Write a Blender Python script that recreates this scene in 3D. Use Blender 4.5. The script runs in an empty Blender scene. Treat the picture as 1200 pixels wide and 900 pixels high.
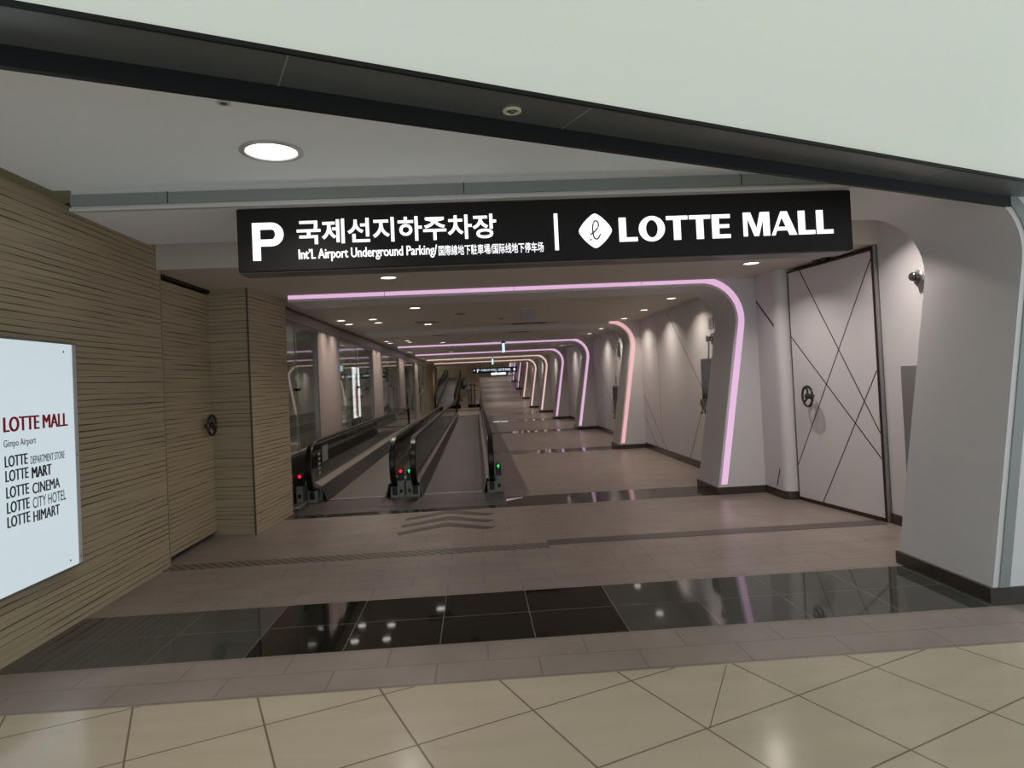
import bpy, bmesh, math, random
from mathutils import Vector, Matrix
random.seed(7)
S = bpy.context.scene
COL = S.collection

# ------------------------------------------------------------------ camera
def set_camera():
    f, yaw, pitch, roll, ppy = 776.8, .056, .0184, -.0472, 432.0
    cy, sy, cp, sp = math.cos(yaw), math.sin(yaw), math.cos(pitch), math.sin(pitch)
    fw = Vector((sy*cp, cy*cp, sp)); r = Vector((cy, -sy, 0)); u = r.cross(fw)
    c, s = math.cos(roll), math.sin(roll)
    r2 = c*r + s*u; u2 = -s*r + c*u
    cam = bpy.data.cameras.new('camera'); o = bpy.data.objects.new('camera', cam)
    COL.objects.link(o)
    m = Matrix((r2, u2, -fw)).transposed().to_4x4(); m.translation = Vector((0, 0, 1.6))
    o.matrix_world = m
    cam.sensor_fit = 'HORIZONTAL'; cam.sensor_width = 36.0
    cam.lens = f/1200*36.0
    cam.shift_y = -(450-ppy)/1200
    cam.clip_start = .05; cam.clip_end = 300
    S.camera = o
set_camera()

# ------------------------------------------------------------------ light and exposure
S.view_settings.view_transform = 'Standard'
S.view_settings.look = 'None'
S.view_settings.gamma = 1.0
S.view_settings.use_curve_mapping = False
S.view_settings.exposure = 0.18
S.cycles.use_denoising = True
S.cycles.max_bounces = 8
S.cycles.sample_clamp_indirect = 4.0
w = bpy.data.worlds.new('world'); S.world = w; w.use_nodes = True
w.node_tree.nodes['Background'].inputs[0].default_value = (.80, .88, 1.0, 1)
w.node_tree.nodes['Background'].inputs[1].default_value = 1.3
P_ROW = 14.0        # watts of a ceiling downlight
P_WASH = 7.5       # watts of a wall washer
P_ENTRY = 7.5
P_SHOP = 30.0
P_BIG = 9.0        # the wide downlight before the sign
HALL_EMIT = .37    # the luminous hall ceiling
PINK_EMIT = .83

# ------------------------------------------------------------------ materials
MATS = {}
def lin(r, g, b):
    def f(c):
        c /= 255.
        return c/12.92 if c <= .04045 else ((c+.055)/1.055)**2.4
    return (f(r), f(g), f(b), 1)
def newmat(name):
    m = bpy.data.materials.new(name); m.use_nodes = True
    nt = m.node_tree; b = nt.nodes['Principled BSDF']
    MATS[name] = m
    return m, nt, b
def N(nt, typ, **kw):
    n = nt.nodes.new(typ)
    for k, v in kw.items():
        if k in ('operation', 'blend_type', 'data_type', 'wave_type', 'bands_direction', 'noise_dimensions', 'offset', 'offset_frequency', 'squash', 'use_clamp', 'feature', 'wave_profile'):
            setattr(n, k, v)
        else:
            n.inputs[k].default_value = v
    return n
def mat(name, col, rough=.5, metal=0., spec=.5, noise=.0, nscale=6., bump=0., bscale=60., coat=0.):
    m, nt, b = newmat(name)
    b.inputs['Roughness'].default_value = rough; b.inputs['Metallic'].default_value = metal
    b.inputs['Specular IOR Level'].default_value = spec
    b.inputs['Coat Weight'].default_value = coat; b.inputs['Coat Roughness'].default_value = .1
    tc = nt.nodes.new('ShaderNodeTexCoord')
    nz = N(nt, 'ShaderNodeTexNoise', Scale=nscale, Detail=4.0)
    nt.links.new(tc.outputs['Object'], nz.inputs['Vector'])
    mx = N(nt, 'ShaderNodeMix', data_type='RGBA')
    c1 = [max(0, c*(1-noise)) for c in col[:3]]+[1]; c2 = [min(1, c*(1+noise)) for c in col[:3]]+[1]
    mx.inputs[6].default_value = c1; mx.inputs[7].default_value = c2
    nt.links.new(nz.outputs[0], mx.inputs[0]); nt.links.new(mx.outputs[2], b.inputs['Base Color'])
    if bump:
        n2 = N(nt, 'ShaderNodeTexNoise', Scale=bscale, Detail=3.0); nt.links.new(tc.outputs['Object'], n2.inputs['Vector'])
        bp = N(nt, 'ShaderNodeBump', Strength=bump, Distance=.002)
        nt.links.new(n2.outputs[0], bp.inputs['Height']); nt.links.new(bp.outputs[0], b.inputs['Normal'])
    return m
def emit(name, col, strength, base=(.6, .6, .6, 1)):
    m, nt, b = newmat(name)
    b.inputs['Base Color'].default_value = base; b.inputs['Roughness'].default_value = .4
    tc = nt.nodes.new('ShaderNodeTexCoord')
    nz = N(nt, 'ShaderNodeTexNoise', Scale=.7, Detail=1.0); nt.links.new(tc.outputs['Object'], nz.inputs['Vector'])
    mx = N(nt, 'ShaderNodeMix', data_type='RGBA')
    mx.inputs[6].default_value = [c*.93 for c in col[:3]]+[1]; mx.inputs[7].default_value = [min(1, c*1.07) for c in col[:3]]+[1]
    nt.links.new(nz.outputs[0], mx.inputs[0]); nt.links.new(mx.outputs[2], b.inputs['Emission Color'])
    b.inputs['Emission Strength'].default_value = strength
    return m
def mapping(nt, loc=(0, 0, 0), rot=(0, 0, 0), scale=(1, 1, 1), coord='Object'):
    tc = nt.nodes.new('ShaderNodeTexCoord'); mp = nt.nodes.new('ShaderNodeMapping')
    mp.inputs['Location'].default_value = loc; mp.inputs['Rotation'].default_value = rot; mp.inputs['Scale'].default_value = scale
    nt.links.new(tc.outputs[coord], mp.inputs['Vector'])
    return mp
def tilemat(name, c1, c2, mortar, bw, rh, off, ms, loc=(0, 0, 0), rot=(0, 0, 0), rough=.2, spec=.5, grime=.15, bump=.3, veins=0., mottle=3.):
    m, nt, b = newmat(name)
    mp = mapping(nt, loc, rot)
    br = N(nt, 'ShaderNodeTexBrick', offset=off, offset_frequency=2)
    br.inputs['Scale'].default_value = 1.0; br.inputs['Brick Width'].default_value = bw; br.inputs['Row Height'].default_value = rh
    br.inputs['Mortar Size'].default_value = ms; br.inputs['Mortar Smooth'].default_value = .1
    br.inputs['Color1'].default_value = c1; br.inputs['Color2'].default_value = c2; br.inputs['Mortar'].default_value = mortar
    nt.links.new(mp.outputs[0], br.inputs['Vector'])
    nz = N(nt, 'ShaderNodeTexNoise', Scale=mottle, Detail=5.0, Roughness=.6)
    mp2 = mapping(nt, scale=(1, 1+3*veins, 1), rot=rot); nt.links.new(mp2.outputs[0], nz.inputs['Vector'])
    mr = N(nt, 'ShaderNodeMapRange'); mr.inputs['From Min'].default_value = .3; mr.inputs['From Max'].default_value = .7
    mr.inputs['To Min'].default_value = 1-grime; mr.inputs['To Max'].default_value = 1+grime
    nt.links.new(nz.outputs[0], mr.inputs[0])
    mx = N(nt, 'ShaderNodeVectorMath', operation='SCALE')
    nt.links.new(br.outputs['Color'], mx.inputs[0]); nt.links.new(mr.outputs[0], mx.inputs['Scale'])
    nt.links.new(mx.outputs[0], b.inputs['Base Color'])
    b.inputs['Specular IOR Level'].default_value = spec
    n3 = N(nt, 'ShaderNodeTexNoise', Scale=2.2, Detail=3.0); nt.links.new(mp.outputs[0], n3.inputs['Vector'])
    r3 = N(nt, 'ShaderNodeMapRange'); r3.inputs['To Min'].default_value = rough*.8; r3.inputs['To Max'].default_value = rough*1.25
    nt.links.new(n3.outputs[0], r3.inputs[0]); nt.links.new(r3.outputs[0], b.inputs['Roughness'])
    bp = N(nt, 'ShaderNodeBump', Strength=bump, Distance=.002); bp.invert = True
    nt.links.new(br.outputs['Fac'], bp.inputs['Height']); nt.links.new(bp.outputs[0], b.inputs['Normal'])
    return m
def slatmat(name, base, dark):
    """horizontally split stone cladding: thin irregular dark courses"""
    m, nt, b = newmat(name)
    tc = nt.nodes.new('ShaderNodeTexCoord'); sep = nt.nodes.new('ShaderNodeSeparateXYZ')
    nt.links.new(tc.outputs['Object'], sep.inputs[0])
    mp = mapping(nt, scale=(.5, .5, 5)); wob = N(nt, 'ShaderNodeTexNoise', Scale=1.6, Detail=1.0); nt.links.new(mp.outputs[0], wob.inputs['Vector'])
    w1 = N(nt, 'ShaderNodeMath', operation='MULTIPLY_ADD'); w1.inputs[1].default_value = .02; nt.links.new(wob.outputs[0], w1.inputs[0])
    nt.links.new(sep.outputs['Z'], w1.inputs[2])
    mu = N(nt, 'ShaderNodeMath', operation='MULTIPLY'); mu.inputs[1].default_value = 1/.046; nt.links.new(w1.outputs[0], mu.inputs[0])
    fr = N(nt, 'ShaderNodeMath', operation='FRACT'); nt.links.new(mu.outputs[0], fr.inputs[0])
    fl = N(nt, 'ShaderNodeMath', operation='FLOOR'); nt.links.new(mu.outputs[0], fl.inputs[0])
    # groove width varies along each course
    cb = nt.nodes.new('ShaderNodeCombineXYZ'); ad = N(nt, 'ShaderNodeMath', operation='ADD')
    nt.links.new(sep.outputs['X'], ad.inputs[0]); nt.links.new(sep.outputs['Y'], ad.inputs[1])
    m7 = N(nt, 'ShaderNodeMath', operation='MULTIPLY'); m7.inputs[1].default_value = 7.31; nt.links.new(fl.outputs[0], m7.inputs[0])
    nt.links.new(ad.outputs[0], cb.inputs[0]); nt.links.new(m7.outputs[0], cb.inputs[1])
    nz = N(nt, 'ShaderNodeTexNoise', Scale=1.1, Detail=2.0); nt.links.new(cb.outputs[0], nz.inputs['Vector'])
    th = N(nt, 'ShaderNodeMapRange'); th.inputs['From Min'].default_value = .36; th.inputs['From Max'].default_value = .66
    th.inputs['To Min'].default_value = .0; th.inputs['To Max'].default_value = .19; nt.links.new(nz.outputs[0], th.inputs[0])
    lt = N(nt, 'ShaderNodeMath', operation='SUBTRACT'); nt.links.new(th.outputs[0], lt.inputs[0]); nt.links.new(fr.outputs[0], lt.inputs[1])
    g = N(nt, 'ShaderNodeMapRange'); g.inputs['From Min'].default_value = -.03; g.inputs['From Max'].default_value = .05
    nt.links.new(lt.outputs[0], g.inputs[0])
    # tone of each course
    mp2 = mapping(nt, scale=(1.2, 1.2, 38)); n2 = N(nt, 'ShaderNodeTexNoise', Scale=1., Detail=3.0); nt.links.new(mp2.outputs[0], n2.inputs['Vector'])
    t = N(nt, 'ShaderNodeMix', data_type='RGBA')
    t.inputs[6].default_value = [c*.72 for c in base[:3]]+[1]; t.inputs[7].default_value = [c*1.28 for c in base[:3]]+[1]
    nt.links.new(n2.outputs[0], t.inputs[0])
    mx = N(nt, 'ShaderNodeMix', data_type='RGBA'); mx.inputs[7].default_value = dark
    nt.links.new(g.outputs[0], mx.inputs[0]); nt.links.new(t.outputs[2], mx.inputs[6])
    nt.links.new(mx.outputs[2], b.inputs['Base Color'])
    b.inputs['Roughness'].default_value = .6; b.inputs['Specular IOR Level'].default_value = .25
    bp = N(nt, 'ShaderNodeBump', Strength=.7, Distance=.006); bp.invert = True
    nt.links.new(g.outputs[0], bp.inputs['Height']); nt.links.new(bp.outputs[0], b.inputs['Normal'])
    return m
def stripemat(name, c1, c2, axis, period, duty, rough=.4, metal=0., skew=(0, 0, 0), bump=.3):
    m, nt, b = newmat(name)
    tc = nt.nodes.new('ShaderNodeTexCoord')
    dp = N(nt, 'ShaderNodeVectorMath', operation='DOT_PRODUCT')
    dp.inputs[1].default_value = Vector(axis)/period; nt.links.new(tc.outputs['Object'], dp.inputs[0])
    fr = N(nt, 'ShaderNodeMath', operation='FRACT'); nt.links.new(dp.outputs['Value'], fr.inputs[0])
    lt = N(nt, 'ShaderNodeMath', operation='LESS_THAN'); lt.inputs[1].default_value = duty; nt.links.new(fr.outputs[0], lt.inputs[0])
    nz = N(nt, 'ShaderNodeTexNoise', Scale=3., Detail=3.); nt.links.new(tc.outputs['Object'], nz.inputs['Vector'])
    mr = N(nt, 'ShaderNodeMapRange'); mr.inputs['To Min'].default_value = .75; mr.inputs['To Max'].default_value = 1.25; nt.links.new(nz.outputs[0], mr.inputs[0])
    mx = N(nt, 'ShaderNodeMix', data_type='RGBA'); mx.inputs[6].default_value = c1; mx.inputs[7].default_value = c2
    nt.links.new(lt.outputs[0], mx.inputs[0])
    sc = N(nt, 'ShaderNodeVectorMath', operation='SCALE'); nt.links.new(mx.outputs[2], sc.inputs[0]); nt.links.new(mr.outputs[0], sc.inputs['Scale'])
    nt.links.new(sc.outputs[0], b.inputs['Base Color'])
    b.inputs['Roughness'].default_value = rough; b.inputs['Metallic'].default_value = metal
    bp = N(nt, 'ShaderNodeBump', Strength=bump, Distance=.002); bp.invert = True
    nt.links.new(lt.outputs[0], bp.inputs['Height']); nt.links.new(bp.outputs[0], b.inputs['Normal'])
    return m
def glassmat(name, tint, refl, gmax=.6):
    m, nt, b = newmat(name)
    tr = nt.nodes.new('ShaderNodeBsdfTransparent'); tr.inputs[0].default_value = tint
    gl = nt.nodes.new('ShaderNodeBsdfGlossy'); gl.inputs['Roughness'].default_value = .02; gl.inputs[0].default_value = (.9, .95, .92, 1)
    fr = N(nt, 'ShaderNodeFresnel', IOR=1.5)
    mr = N(nt, 'ShaderNodeMapRange'); mr.inputs['To Min'].default_value = refl; mr.inputs['To Max'].default_value = gmax
    nt.links.new(fr.outputs[0], mr.inputs[0])
    mx = nt.nodes.new('ShaderNodeMixShader')
    nt.links.new(mr.outputs[0], mx.inputs[0]); nt.links.new(tr.outputs[0], mx.inputs[1]); nt.links.new(gl.outputs[0], mx.inputs[2])
    nt.links.new(mx.outputs[0], nt.nodes['Material Output'].inputs['Surface'])
    return m

white = mat('white_panel', (.70, .68, .69, 1), .42, spec=.35, noise=.03, nscale=2)
ceilw = mat('ceiling_paint', (.62, .58, .52, 1), .7, spec=.2, noise=.03, nscale=1.5)
frontceil = mat('front_ceiling_paint', (.87, .90, .93, 1), .6, spec=.25, noise=.02, nscale=1.5)
plaster = mat('shade_tinted_plaster', (.38, .37, .26, 1), .7, spec=.2, noise=.04)  # olive beige puts the shade of the unlit recess into the colour
lightlip = mat('pale_trim', (.62, .61, .57, 1), .5, spec=.3, noise=.02)
stripglass = mat('unlit_strip_glass', (.26, .29, .28, 1), .25, spec=.5, noise=.03)
blackmetal = mat('black_metal', (.008, .008, .008, 1), .5, spec=.2, noise=.1)
charcoal = mat('charcoal_panel', (.095, .105, .105, 1), .3, spec=.4, noise=.06)
signblack = mat('sign_black', (.018, .017, .016, 1), .45, spec=.15, noise=.05)
basestone = mat('baseboard_stone', (.055, .045, .038, 1), .15, spec=.5, noise=.25, nscale=9)
rubber = mat('black_rubber', (.006, .006, .006, 1), .3, spec=.4, noise=.1)
steel = mat('brushed_steel', (.42, .40, .38, 1), .3, .9, noise=.08, nscale=12)
deckmet = mat('deck_metal', (.40, .36, .33, 1), .28, .8, noise=.12, nscale=14)
darkmet = mat('dark_skirt', (.12, .11, .10, 1), .35, .7, noise=.1)
boxgrey = mat('newel_grey', (.24, .25, .22, 1), .45, spec=.4, noise=.06)
holeblk = mat('black_inset', (.006, .006, .006, 1), .5, noise=.1)
chrome = mat('chrome', (.45, .44, .42, 1), .18, 1., noise=.1, nscale=20)
darkiron = mat('dark_iron', (.07, .065, .06, 1), .3, .8, noise=.2, nscale=20)
doorw = mat('door_white', (.76, .73, .745, 1), .4, spec=.35, noise=.03, nscale=2)
groove = mat('dark_groove', (.02, .016, .015, 1), .6, noise=.1)
bronze = mat('bronze_edge', (.075, .035, .022, 1), .4, .4, noise=.2)
greyplate = mat('grey_plate', (.36, .36, .36, 1), .3, .5, noise=.05)
pillarm = mat('pillar_panel', (.29, .245, .23, 1), .38, .25, noise=.04)
alum = mat('aluminium_frame', (.30, .28, .26, 1), .35, .7, noise=.06)
gold = mat('gold_panel', (.42, .31, .17, 1), .35, .5, noise=.08)
beigewall = mat('beige_wall', (.50, .43, .34, 1), .6, spec=.25, noise=.05)
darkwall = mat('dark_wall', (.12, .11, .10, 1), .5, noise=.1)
plant_m = mat('plant_leaf', (.03, .055, .02, 1), .5, noise=.3)
pot_m = mat('planter_grey', (.18, .16, .14, 1), .5, noise=.1)
red_t = mat('red_print', lin(176, 32, 48), .5, noise=.03)
blk_t = mat('grey_print', lin(48, 54, 66), .5, noise=.03)
figr = emit('poster_red', (.55, .12, .10, 1), .6)
figb = emit('poster_brown', (.30, .15, .11, 1), .6)
paper = mat('paper_white', (.75, .74, .74, 1), .5, noise=.02)
chev_m = mat('chevron_stone', (.10, .08, .07, 1), .35, noise=.12, nscale=8)
slat = slatmat('split_stone', (.47, .385, .26, 1), (.10, .078, .05, 1))
cream = tilemat('cream_tile', (.52, .44, .33, 1), (.545, .465, .35, 1), (.20, .16, .11, 1), .585, .5585, 0., .005,
                loc=(-.30, -.10, 0), rot=(0, 0, -math.radians(23.3)), rough=.16, grime=.06, veins=1., mottle=1.3)
brown = tilemat('brown_tile', (.285, .235, .205, 1), (.305, .252, .22, 1), (.185, .15, .13, 1), .583, .25, .5, .0045,
                loc=(0, -.105, 0), rough=.33, grime=.12, mottle=2.)
granite = tilemat('black_granite', (.006, .006, .005, 1), (.008, .0075, .0065, 1), (.14, .13, .12, 1), .592, .4735, 0., .004,
                  loc=(-.30, -.345, 0), rough=.04, grime=.2, bump=.02)
ggranite = tilemat('grey_granite', (.055, .058, .052, 1), (.065, .068, .06, 1), (.16, .155, .14, 1), .592, .4735, 0., .004,
                   loc=(-.30, -.345, 0), rough=.05, grime=.15, bump=.02)
band_m = tilemat('corridor_band', (.05, .044, .04, 1), (.055, .05, .045, 1), (.09, .08, .07, 1), .592, .375, 0., .004,
                 loc=(-.3, 0, 0), rough=.06, grime=.2, bump=.1)
comb_m = stripemat('comb_plate', (.17, .15, .135, 1), (.11, .098, .09, 1), (1, 0, 0), .03, .35, .3, .6)
pallet_m = stripemat('pallet_metal', (.105, .096, .088, 1), (.07, .063, .057, 1), (0, 1, 0), .40, .06, .42, .45)
track_m = stripemat('door_track_hatched', (.26, .22, .19, 1), (.10, .085, .075, 1), (1, .9, 0), .085, .5, .4, .2)
track_p = mat('door_track_plain', (.125, .11, .10, 1), .4, .2, noise=.08)
hallglow = emit('luminous_ceiling', (.82, 1.0, .84, 1), HALL_EMIT)
boxglow = emit('lightbox_face', (.76, .90, 1.0, 1), .60, (.2, .2, .2, 1))
sign_w = emit('sign_letters', (.93, .95, 1.0, 1), 1.05)
dim_w = emit('small_sign_letters', (.75, .85, 1.0, 1), .8)
lensw = emit('downlight_lens', (1, .93, .86, 1), 3.0)
lensy = emit('warm_lens', (1, .85, .6, 1), 2.2)
red_l = emit('red_lamp', (1, .02, .05, 1), .8, (.1, 0, 0, 1)); green_l = emit('green_lamp', (.05, 1, .2, 1), .8, (0, .1, 0, 1))
dim_red = emit('dim_red', (.5, .02, .03, 1), .35, (.1, 0, 0, 1))
adwhite = emit('lightbox_white', (.95, .95, 1.0, 1), 1.4, (.3, .3, .3, 1)); adblue = emit('lightbox_blue', (.62, .72, 1.0, 1), 1.2, (.3, .3, .3, 1))
blue_l = emit('blue_sign_face', (.45, .75, 1.0, 1), 1.3, (.2, .2, .3, 1))
daylight = emit('bright_door_glass', (.80, .93, 1.0, 1), 1.4)
PINKS = [emit('pink_strip', lin(222, 178, 214), PINK_EMIT, (.3, .2, .3, 1)), emit('rose_strip', lin(228, 172, 176), PINK_EMIT, (.3, .2, .2, 1)),
         emit('peach_strip', lin(232, 196, 186), PINK_EMIT, (.3, .25, .2, 1))]
winglass = glassmat('window_glass', (.90, .93, .90, 1), .07, .42)
balglass = glassmat('balustrade_glass', (.50, .49, .46, 1), .05)

# ------------------------------------------------------------------ mesh builder
class MB:
    def __init__(s): s.v = []; s.f = []; s.mi = []; s.cur = 0; s.smooth = []
    def mat(s, i): s.cur = i; return s
    def add(s, vs, fs, sm=False):
        o = len(s.v); s.v += [tuple(p) for p in vs]
        for f in fs: s.f.append([i+o for i in f]); s.mi.append(s.cur); s.smooth.append(sm)
        return s
    def box(s, x0, x1, y0, y1, z0, z1):
        vs = [(x, y, z) for x in (x0, x1) for y in (y0, y1) for z in (z0, z1)]
        return s.add(vs, [(0, 1, 3, 2), (4, 6, 7, 5), (0, 4, 5, 1), (2, 3, 7, 6), (0, 2, 6, 4), (1, 5, 7, 3)])
    def hexa(s, a, b):
        """two quads a (4 pts) and b (4 pts) joined"""
        return s.add(list(a)+list(b), [(0, 1, 2, 3), (7, 6, 5, 4), (0, 4, 5, 1), (1, 5, 6, 2), (2, 6, 7, 3), (3, 7, 4, 0)])
    def prism(s, poly, axis, a, b, sm=False):
        """poly in the plane across axis: axis y -> (x,z), x -> (y,z), z -> (x,y)"""
        def P(p, t):
            return {'y': (p[0], t, p[1]), 'x': (t, p[0], p[1]), 'z': (p[0], p[1], t)}[axis]
        n = len(poly)
        vs = [P(p, a) for p in poly]+[P(p, b) for p in poly]
        fs = [list(range(n)), list(range(2*n-1, n-1, -1))]
        o = len(s.v); s.add(vs, fs)
        for i in range(n):
            j = (i+1) % n
            s.f.append([o+i, o+j, o+n+j, o+n+i]); s.mi.append(s.cur); s.smooth.append(sm)
        return s
    def band(s, A, B, axis, a, b, smA=True):
        """solid between two polylines A and B (same count), extruded along axis; quads so concave shapes stay clean"""
        def P(p, t):
            return {'y': (p[0], t, p[1]), 'x': (t, p[0], p[1]), 'z': (p[0], p[1], t)}[axis]
        n = len(A); o = len(s.v)
        s.v += [P(p, a) for p in A]+[P(p, a) for p in B]+[P(p, b) for p in A]+[P(p, b) for p in B]
        for i in range(n-1):
            for q, sm in (((o+i, o+i+1, o+n+i+1, o+n+i), False), ((o+2*n+i, o+3*n+i, o+3*n+i+1, o+2*n+i+1), False),
                          ((o+i, o+2*n+i, o+2*n+i+1, o+i+1), smA), ((o+n+i, o+n+i+1, o+3*n+i+1, o+3*n+i), False)):
                sm = sm and 2 <= i <= 13
                s.f.append(list(q)); s.mi.append(s.cur); s.smooth.append(sm)
        for i in (0, n-1):
            s.f.append([o+i, o+n+i, o+3*n+i, o+2*n+i]); s.mi.append(s.cur); s.smooth.append(False)
        return s
    def tube(s, path, r, n=10, closed=False):
        pts = [Vector(p) for p in path]; rings = []; o = len(s.v)
        for i, p in enumerate(pts):
            if closed: t = pts[(i+1) % len(pts)]-pts[i-1]
            else: t = pts[min(i+1, len(pts)-1)]-pts[max(i-1, 0)]
            t.normalize(); a = Vector((0, 0, 1)) if abs(t.z) < .9 else Vector((1, 0, 0))
            u = t.cross(a).normalized(); v = t.cross(u)
            rr = r[i] if isinstance(r, (list, tuple)) else r
            for k in range(n):
                an = 2*math.pi*k/n
                s.v.append(tuple(p+u*math.cos(an)*rr+v*math.sin(an)*rr))
        m = len(pts)
        for i in range(m if closed else m-1):
            j = (i+1) % m
            for k in range(n):
                l = (k+1) % n
                s.f.append([o+i*n+k, o+i*n+l, o+j*n+l, o+j*n+k]); s.mi.append(s.cur); s.smooth.append(True)
        if not closed:
            s.f.append([o+k for k in range(n)][::-1]); s.mi.append(s.cur); s.smooth.append(False)
            s.f.append([o+(m-1)*n+k for k in range(n)]); s.mi.append(s.cur); s.smooth.append(False)
        return s
    def lathe(s, c, prof, axis='z', n=28, sm=True):
        """prof: list of (r, h) along axis from centre c"""
        o = len(s.v)
        for r, h in prof:
            for k in range(n):
                a = 2*math.pi*k/n; x, y = r*math.cos(a), r*math.sin(a)
                d = {'z': (x, y, h), 'x': (h, x, y), 'y': (x, h, y)}[axis]
                s.v.append((c[0]+d[0], c[1]+d[1], c[2]+d[2]))
        m = len(prof)
        for i in range(m-1):
            for k in range(n):
                l = (k+1) % n
                s.f.append([o+i*n+k, o+i*n+l, o+(i+1)*n+l, o+(i+1)*n+k]); s.mi.append(s.cur); s.smooth.append(sm)
        for i in (0, m-1):
            if prof[i][0] > 1e-5: s.f.append([o+i*n+k for k in range(n)]); s.mi.append(s.cur); s.smooth.append(False)
        return s
    def sweep(s, path, sect, closed=False):
        """path in (y,z) at x0: list of (x,y,z,ny,nz); sect list of (dx, dn)"""
        o = len(s.v); n = len(sect)
        for (x, y, z, ny, nz) in path:
            for dx, dn in sect: s.v.append((x+dx, y+ny*dn, z+nz*dn))
        m = len(path)
        for i in range(m if closed else m-1):
            j = (i+1) % m
            for k in range(n):
                l = (k+1) % n
                s.f.append([o+i*n+k, o+i*n+l, o+j*n+l, o+j*n+k]); s.mi.append(s.cur); s.smooth.append(True)
        if not closed:
            s.f.append([o+k for k in range(n)]); s.mi.append(s.cur); s.smooth.append(False)
            s.f.append([o+(m-1)*n+k for k in range(n)]); s.mi.append(s.cur); s.smooth.append(False)
        return s
    def build(s, name, mats, parent=None, bevel=0.):
        if not isinstance(mats, (list, tuple)): mats = [mats]
        me = bpy.data.meshes.new(name)
        off = Vector((0, 0, 0))
        p = parent
        while p is not None: off += Vector(p.location); p = p.parent
        me.from_pydata([tuple(Vector(v)-off) for v in s.v], [], s.f)
        for i, pl in enumerate(me.polygons): pl.material_index = s.mi[i]; pl.use_smooth = s.smooth[i]
        for mm in mats: me.materials.append(mm)
        bm = bmesh.new(); bm.from_mesh(me); bmesh.ops.recalc_face_normals(bm, faces=bm.faces[:]); bm.to_mesh(me); bm.free()
        me.update(); me.set_sharp_from_angle(angle=math.radians(35))
        o = bpy.data.objects.new(name, me); COL.objects.link(o)
        if parent: o.parent = parent
        if bevel:
            b = o.modifiers.new('bevel', 'BEVEL'); b.width = bevel; b.segments = 2; b.limit_method = 'ANGLE'
        return o
def tag(o, label=None, cat=None, group=None, kind=None):
    if label: o['label'] = label
    if cat: o['category'] = cat
    if group: o['group'] = group
    if kind: o['kind'] = kind
    return o
def thing(name, label, cat, loc, group=None):
    o = bpy.data.objects.new(name, None); o.location = loc; COL.objects.link(o); o.empty_display_size = .1
    return tag(o, label, cat, group)
def struct(name, mb, mats, label=None, parent=None):
    o = mb.build(name, mats, parent)
    if parent is None: tag(o, label, None, None, 'structure')
    return o
def dup(root, loc, label=None, group=None):
    r = root.copy(); COL.objects.link(r); r.location = loc
    if label: r['label'] = label
    if group: r['group'] = group
    for ch in list(root.children):
        c = ch.copy(); COL.objects.link(c); c.parent = r
        for g in list(ch.children):
            d = g.copy(); COL.objects.link(d); d.parent = c
    return r
def textmesh(body, name, mats, fit, put, parent, bold=0., depth=.004, shear=0., fat=0.):
    """lettering fitted to the box fit = (x0, x1, y0, y1) of a plane; put(x, y, d) gives the world point"""
    cu = bpy.data.curves.new(name, 'FONT'); cu.body = body; cu.size = 1; cu.offset = bold; cu.extrude = .02; cu.shear = shear
    cu.resolution_u = 4
    tmp = bpy.data.objects.new(name, cu); COL.objects.link(tmp)
    dg = bpy.context.evaluated_depsgraph_get(); me = bpy.data.meshes.new_from_object(tmp.evaluated_get(dg))
    bpy.data.objects.remove(tmp)
    xs = [v.co.x for v in me.vertices]; ys = [v.co.y for v in me.vertices]
    ax, bx, ay, by = min(xs), max(xs), min(ys), max(ys)
    mb = MB()
    for k, sh in enumerate((0, -fat, fat) if fat else (0,)):
        vs = []
        for v in me.vertices:
            x = fit[0]+fat+(v.co.x-ax)/(bx-ax)*(fit[1]-fit[0]-2*fat)+sh; y = fit[2]+(v.co.y-ay)/(by-ay)*(fit[3]-fit[2])
            vs.append(put(x, y, depth+.0002*k if v.co.z > 0 else 0))
        mb.add(vs, [list(p.vertices) for p in me.polygons])
    bpy.data.meshes.remove(me)
    return mb.build(name, mats, parent)

# ------------------------------------------------------------------ the setting: floors
def slab(x0, x1, y0, y1, z=0., t=.08): return MB().box(x0, x1, y0, y1, z-t, z)
RW = 3.66           # corridor right wall
YR = [8.45+5.9*i for i in range(10)]   # front faces of the corridor's ribs
def rampz(y): return max(0., min(2.05, (y-39.8)*.0955))
struct('floor', slab(-3.6, 9, -4, 3.585), cream, 'polished cream floor tiles of the hall laid on the diagonal')
struct('floor', slab(-2.97, 9, 3.585, 4.128), brown, 'narrow band of grey brown tiles before the black granite')
struct('floor', slab(-2.97, -1.48, 4.128, 5.075), ggranite, 'grey polished granite at the stone wall end of the dark strip')
struct('floor', slab(-1.48, .893, 4.128, 5.075), granite, 'black polished granite tiles in the middle of the strip')
struct('floor', slab(.893, 4.6, 4.128, 5.075), ggranite, 'grey polished granite beside the large white rib')
struct('floor', slab(-3.2, 4.3, 5.075, 8.45), brown, 'grey brown floor tiles between the blast doors')
for i in range(6):
    struct('floor', slab(-3.2, 4.0, YR[i], YR[i]+.75), band_m, 'dark polished floor band under a corridor rib')
    y1 = YR[i+1] if i < 5 else 39.8
    struct('floor', slab(-7.0 if i > 1 else -6.4, 4.0, YR[i]+.75, y1), brown, 'grey brown tiles in the corridor')
rm = MB(); rm.hexa([(.30, 39.8, -.1), (4, 39.8, -.1), (4, 39.8, 0), (.30, 39.8, 0)], [(.30, 61.3, 1.95), (4, 61.3, 1.95), (4, 61.3, 2.05), (.30, 61.3, 2.05)])
struct('floor', rm, brown, 'sloping ramp floor at the far end of the corridor')
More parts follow.
